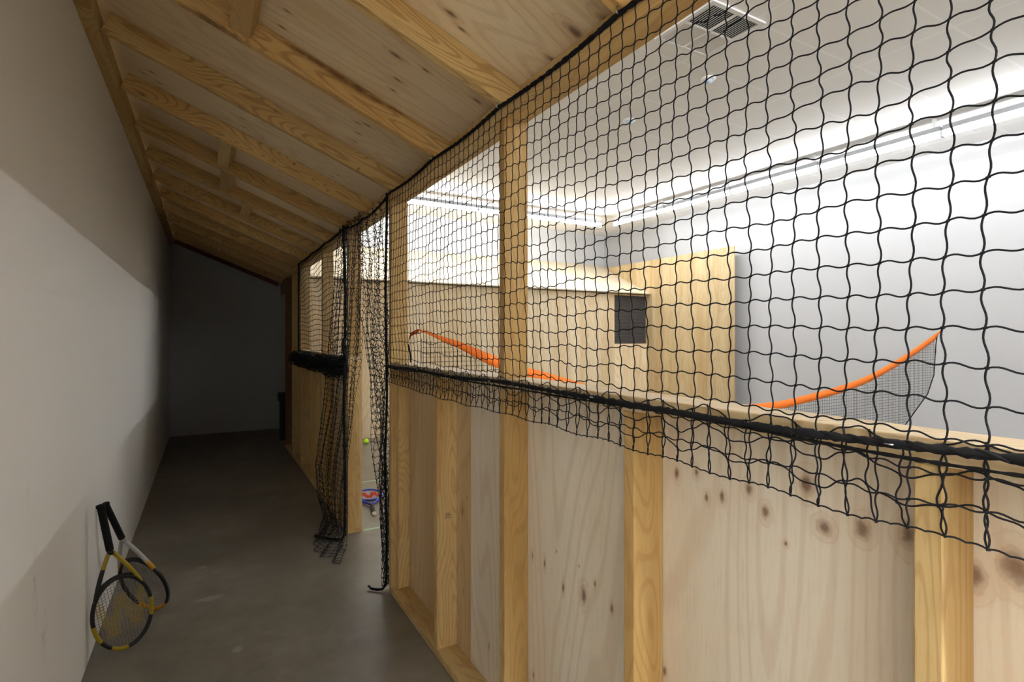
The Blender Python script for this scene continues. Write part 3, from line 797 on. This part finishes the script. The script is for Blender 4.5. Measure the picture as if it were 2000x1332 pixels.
# ------------------------------------------------------------------ ball, tape, bin, ceiling fittings
bl = MB(); prof = [(0.033*math.sin(t), -0.033*math.cos(t)) for t in np.linspace(0.05, math.pi-0.05, 17)]
bl.lathe(prof, 24)
ball = empty('tennis_ball', (0, 0, 0), 'lime yellow tennis ball on the gallery floor, seen through the doorway', 'ball')
pb = px_floor(715, 867); ball.location = pb
bl.build('felt', plain('lime_felt', (0.50, 0.85, 0.03), 0.9, 0.1, noise=0.12), ball, (0, 0, 0.033))
sm = MB(); a = np.linspace(0, 2*math.pi, 60, endpoint=False); sc = 0.0333
s_pts = np.stack([np.cos(a)+0.35*np.cos(3*a), np.sin(a)-0.35*np.sin(3*a), 0.95*np.sin(2*a)], -1); s_pts = s_pts/np.linalg.norm(s_pts, axis=1)[:, None]*sc
sm.tube(s_pts, 0.0009, 5, closed=True, up=(0.3, 0.2, 1)); sm.build('seam', plain('pale_seam', (0.7, 0.75, 0.6), 0.8), ball, (0, 0, 0.033))
GRN = plain('green_tape', (0.36, 0.52, 0.33), 0.5)
for (y, lb) in ((3.80, 'pale green tape line on the floor, just inside the doorway'), (5.06, 'pale green tape line on the floor, farther in beyond the blue racket')):
    tm = MB(); tm.box((-0.0+0.96, y-0.015, 0.0), (5.6, y+0.015, 0.0008)); o = tm.build('floor_tape', GRN); tag(o, lb, 'tape')

bn = empty('pedestal_speaker', px_floor(549, 858) + Vector((0.045, 0.0, 0)), 'black upright box with a wider top, standing at the dark end of the corridor', 'box')
m_ = MB(); m_.box((-0.055, -0.09, 0.0), (0.14, 0.10, 0.50)); m_.build('body', plain('black_box', (0.006, 0.006, 0.006), 0.6), bn, bevel=0.006)
m_ = MB(); m_.box((-0.075, -0.10, 0.50), (0.16, 0.12, 0.61)); m_.build('top', plain('black_box_top', (0.007, 0.007, 0.007), 0.6), bn, bevel=0.006)
bn.name = 'black_box'

vent = empty('ceiling_vent', (2.89, 2.48, ZC), 'square white ceiling air vent with four louvred quarters, two of them dark', 'vent')
h_ = 0.215
m_ = MB()
for (a0, b0, a1, b1_) in ((-h_-0.03, -h_-0.03, h_+0.03, -h_), (-h_-0.03, h_, h_+0.03, h_+0.03), (-h_-0.03, -h_, -h_, h_), (h_, -h_, h_+0.03, h_), (-0.008, -h_, 0.008, h_), (-h_, -0.008, h_, 0.008)):
    m_.box((a0, b0, -0.012), (a1, b1_, 0.0))
m_.build('frame', M['whitemetal'], vent)
m_ = MB(); m_.box((-h_, -h_, -0.0015), (h_, h_, -0.0005)); m_.build('duct_shade', plain('duct_shade_black', (0.01, 0.01, 0.01), 0.9), vent)  # flat black sheet standing in for the shade behind the louvres
for (qx, qy) in ((-1, -1), (1, -1), (-1, 1), (1, 1)):
    m_ = MB(); tilt = 0.3 if qy < 0 else -0.5
    for i in range(11):
        xc = qx*h_/2 + (i-5)*h_/11.5; w = 0.0062 if qy > 0 else 0.0042
        dx, dz = w*math.cos(tilt), w*math.sin(tilt)
        y0_, y1_ = (0.01, h_-0.002) if qy > 0 else (-h_+0.002, -0.01)
        m_.add([(xc-dx, y0_, -0.007-dz), (xc+dx, y0_, -0.007+dz), (xc+dx, y1_, -0.007+dz), (xc-dx, y1_, -0.007-dz),
                (xc-dx, y0_, -0.006-dz), (xc+dx, y0_, -0.006+dz), (xc+dx, y1_, -0.006+dz), (xc-dx, y1_, -0.006-dz)],
               [(0,3,2,1),(4,5,6,7),(0,1,5,4),(1,2,6,5),(2,3,7,6),(3,0,4,7)])
    m_.build('louvre', M['whitemetal'], vent)
for (x, y, lb) in ((3.44, 3.87, 'small round white ceiling sensor, the one nearer the tall timber post'), (3.42, 2.94, 'small round white ceiling sensor below the ceiling vent in view')):
    s0 = empty('ceiling_sensor', (x, y, ZC), lb, 'sensor', 'ceiling sensors')
    m_ = MB(); m_.lathe([(0.055, 0.0), (0.055, -0.012), (0.045, -0.02)][::-1], 24); m_.build('base', M['whitemetal'], s0)
    m_ = MB(); m_.lathe([(0.034, -0.02), (0.030, -0.036), (0.012, -0.044)][::-1], 24); m_.build('dome', plain('bluish_glare_dome', (0.5, 0.6, 0.75), 0.15), s0)  # bluish glare is put into the dome's colour
